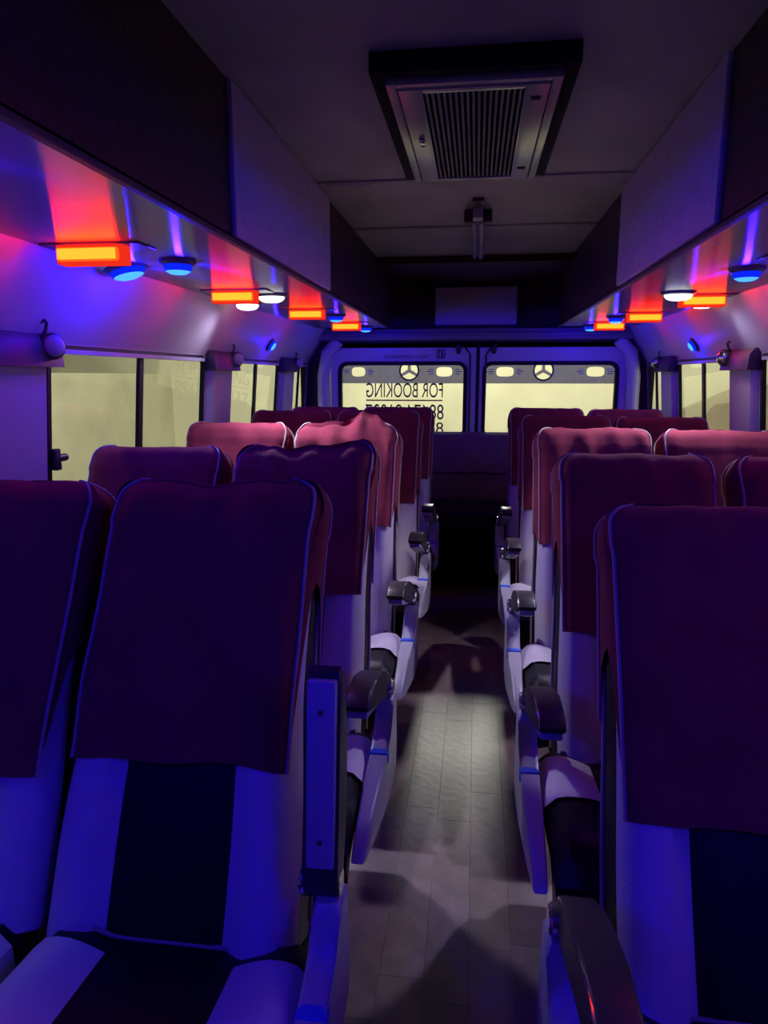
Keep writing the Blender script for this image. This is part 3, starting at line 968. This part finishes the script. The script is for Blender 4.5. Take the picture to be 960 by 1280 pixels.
def build_under():
    bm = bmesh.new(); add_box(bm, -0.0235, 0.0235, -0.335, -0.030, -0.031, -0.012, 0.005)
    return mesh_from_bm('underside_plate', bm, plastic)
def build_screw():
    return mesh_from_bm('screw', lathe_bm([(0.0045, 0.0), (0.0045, -0.002), (0.003, -0.003), (0.0, -0.003)], 10), rust)
def build_pivot():
    M = Matrix.Rotation(PI/2, 4, 'Y')
    return mesh_from_bm('pivot_cap', lathe_bm([(0.0, 0.034), (0.020, 0.034), (0.024, 0.029), (0.024, -0.029), (0.020, -0.034), (0.0, -0.034)], 20, M), chrome)

def coach_seat(x, y, s, label, seed, alpha=23.5, zs=1.0, aisle=True, arm='down', fl=0.45, gl=0.24, bl=0.40, rum=1.0, lift=None, wob=0.0, turn=0.0, group=None, slump=0.02, flare=0.009):
    al = math.radians(alpha)
    FLARE[0] = flare
    t = empty('coach_seat', (x, y, 0), label, 'seat', group)
    t.scale = (1, 1, zs); t.rotation_euler = (0, 0, turn)
    link('backrest', cached(('b', alpha, flare), lambda: build_backrest(al)), t)
    link('backrest_insert', cached(('i', alpha, flare), lambda: build_insert(al)), t)
    for q in (-1, 1): link('backrest_piping', cached(('p', alpha, flare, q), lambda: build_back_piping(al, q)), t)
    me, pm = build_cover(al, seed, fl, gl, bl, rum, lift, wob, slump)
    c = link('head_cover', me, t); c['label'] = 'maroon cloth hood with white piped seams'
    for p_ in pm: link('piping', p_, c)
    cu = link('seat_cushion', cached('c', build_cushion), t)
    for q in (-1, 1):
        b = link('cushion_bolster', cached(('cb', q), lambda: build_bolster(q)), t); b['label'] = 'beige side patch of the cushion'
    link('cushion_piping', cached('cp', build_cpiping), t)
    link('front_skirt', cached(('fs', s if aisle else 1), lambda: build_flap(s if aisle else 1)), t)
    if aisle:                               # the cushion reaches out to the side panel
        for o in t.children:
            if o.name.split('.')[0] in ('seat_cushion', 'cushion_bolster', 'cushion_piping', 'front_skirt'):
                o.location.x = s*0.030; o.scale.x = 1.15
    lg = cached('lg', lambda: mesh_from_bm('leg', (lambda b: (add_box(b, -0.02, 0.02, -0.02, 0.02, 0.0, 0.245, 0.004, 1), add_box(b, -0.03, 0.03, -0.04, 0.04, 0.0, 0.012, 0.003, 1), b)[2])(bmesh.new()), steel))
    for lx in (-0.13, 0.13):
        for ly in (-0.10, -0.34):
            o = link('leg', lg, t); o.location = (lx, ly, 0)
    rl = cached('rl', lambda: mesh_from_bm('base_rail', box_bm(-0.20, 0.20, -0.38, -0.06, 0.215, 0.243, 0.004, 1), steel))
    link('base_rail', rl, t)
    if aisle:
        px = s*(abs(x) - 0.1825)             # the aisle is on side s of the seat
        sp = link('side_panel', cached('sp', lambda: build_side(1)), t); sp.location = (px, 0, 0)
        tp = link('tape_band', cached('tp', build_tape), sp)
        a = link('armrest', cached('arm', build_arm), t); a.location = (px - s*(0.022 if arm == 'down' else 0.010), -0.004, 0.500)
        if arm == 'down': a.rotation_euler = (math.radians(-17), 0, 0)
        else: a.rotation_euler = (math.radians(-97), 0, 0)
        link('trim_line', cached(('tl', s), lambda: build_trim(s)), a)
        link('underside_plate', cached('up', build_under), a)['label'] = 'pale plate under the armrest'
        for sy in (-0.075, -0.285):
            o = link('screw', cached('sc', build_screw), a); o.location = (0, sy, -0.031)
        pc = link('pivot_cap', cached('pc', build_pivot), t); pc.location = (px - s*0.014, 0.0, 0.490)
    return t

XA, XW = 0.480, 0.945
ROW = [0.98 + 0.728*i for i in range(5)]
GS = 'coach seats facing the camera'
# left of the aisle
coach_seat(-XA, ROW[0], 1, 'nearest left aisle seat with armrest folded upright and bunched maroon hood', 1.0, arm='up', fl=0.535, gl=0.21, rum=2.0,
           lift=lambda q: 0.014*sstep(-0.2, 0.7, q) + 0.010*math.exp(-((q+0.35)/0.25)**2) - 0.012*math.exp(-((q-0.12)/0.3)**2), group=GS, slump=0.035, flare=0.021)
coach_seat(-XW, ROW[0], 1, 'nearest left window seat, cut off by the left photo edge', 2.0, aisle=False, fl=0.58, gl=0.36, rum=0.9, group=GS, flare=0.016)
coach_seat(-XA+0.005, ROW[1], 1, 'second-row left aisle seat with slipped hood, raised at its aisle corner', 3.0, zs=1.004, fl=0.465, gl=0.23, rum=2.0,
           lift=lambda q: 0.026*sstep(-0.3, 0.9, q) - 0.012*math.exp(-((q-0.3)/0.3)**2), wob=0.02, group=GS, slump=0.045)
coach_seat(-XW, ROW[1], 1, 'second-row left window seat with smooth rounded hood before the large window', 4.0, zs=1.0, aisle=False, rum=0.5, group=GS)
coach_seat(-XA, ROW[2], 1, 'third-row left aisle seat with crumpled pink-lit hood', 5.0, zs=1.03, fl=0.43, gl=0.33, rum=3.2,
           lift=lambda q: 0.022*sstep(-0.6, 0.3, q) - 0.035*sstep(0.45, 1.0, q), group=GS, slump=0.05)
coach_seat(-XW+0.01, ROW[2], 1, 'third-row left window seat with plain pink-lit hood', 6.0, zs=1.026, aisle=False, rum=0.7, group=GS)
coach_seat(-XA+0.030, ROW[3], 1, 'fourth-row left aisle seat with long reddish hood side', 7.0, zs=1.042, fl=0.48, gl=0.40, rum=0.8, group=GS)
coach_seat(-XW+0.047, ROW[3], 1, 'fourth-row left window seat, dark blue hood behind the crumpled one', 8.0, zs=1.038, aisle=False, rum=0.6, group=GS)
coach_seat(-XA+0.045, ROW[4], 1, 'rearmost left aisle seat, narrow dark hood before the lettered rear window', 9.0, zs=1.03, fl=0.46, gl=0.40, rum=0.5, group=GS)
coach_seat(-XW+0.06, ROW[4], 1, 'rearmost left window seat hidden behind the fourth row', 10.0, zs=1.028, aisle=False, rum=0.5, group=GS)
# right of the aisle
D = -0.035
coach_seat(XA+0.015, ROW[0]+D, -1, 'nearest right aisle seat with curved black armrest, cut off by right photo edge', 11.0, alpha=27.0, fl=0.56, gl=0.29, rum=0.6, group=GS)
coach_seat(XA, ROW[1]+D, -1, 'second-row right aisle seat with dark blue hood', 12.0, fl=0.515, gl=0.27, rum=1.0, zs=1.0, group=GS)
coach_seat(XW+0.015, ROW[1]+D, -1, 'second-row right window seat cut off by right photo edge', 13.0, aisle=False, rum=0.6, gl=0.3, group=GS)
coach_seat(XA, ROW[2]+D, -1, 'third-row right aisle seat with pink-lit hood creased at its window corner', 14.0, zs=1.018, fl=0.46, gl=0.42, rum=1.1, group=GS)
coach_seat(XW, ROW[2]+D, -1, 'third-row right window seat with pink-lit hood', 15.0, zs=1.016, aisle=False, rum=0.7, group=GS)
coach_seat(XA-0.015, ROW[3]+D, -1, 'fourth-row right aisle seat, purple hood edge above the pink one', 16.0, zs=1.028, fl=0.48, gl=0.42, rum=0.5, group=GS)
coach_seat(XW-0.035, ROW[3]+D, -1, 'fourth-row right window seat, purple hood under the right rear window', 17.0, zs=1.022, aisle=False, rum=0.5, group=GS)
coach_seat(XA-0.035, ROW[4]+D, -1, 'rearmost right aisle seat, dark hood before the plain rear window', 18.0, zs=1.030, fl=0.48, gl=0.40, rum=0.4, group=GS)
coach_seat(XW-0.05, ROW[4]+D, -1, 'rearmost right window seat, dark hood before the rear corner pillar', 19.0, zs=1.026, aisle=False, rum=0.4, group=GS)

# ---------------------------------------------------------------- rear bench
bn = empty('rear_bench', (0.0, 4.55, 0), 'long dark rear bench across the end of the aisle before the doors', 'bench')
bm = bmesh.new(); add_box(bm, -1.12, 1.12, -0.36, 0.22, 0.30, 0.475, 0.055, 5)
obj('bench_cushion', bm, black, bn)
bm = bmesh.new()
add_prism(bm, [(0.14, 0.44), (0.22, 0.91), (0.26, 0.925), (0.30, 0.91), (0.30, 0.40), (0.16, 0.40)], -1.12, 1.12, 0.015, 3)
obj('bench_backrest', bm, principled('brown_bench_fabric', (0.22, 0.14, 0.16), 0.7, noise_amt=0.15, noise_scale=12), bn)
obj('bench_base', box_bm(-1.10, 1.10, -0.30, 0.24, 0.0, 0.31, 0.01), void_m, bn)
obj('bench_seam', tube_bm([(-1.1, 0.165, 0.655), (1.1, 0.165, 0.655)], 0.004, 6), black, bn)
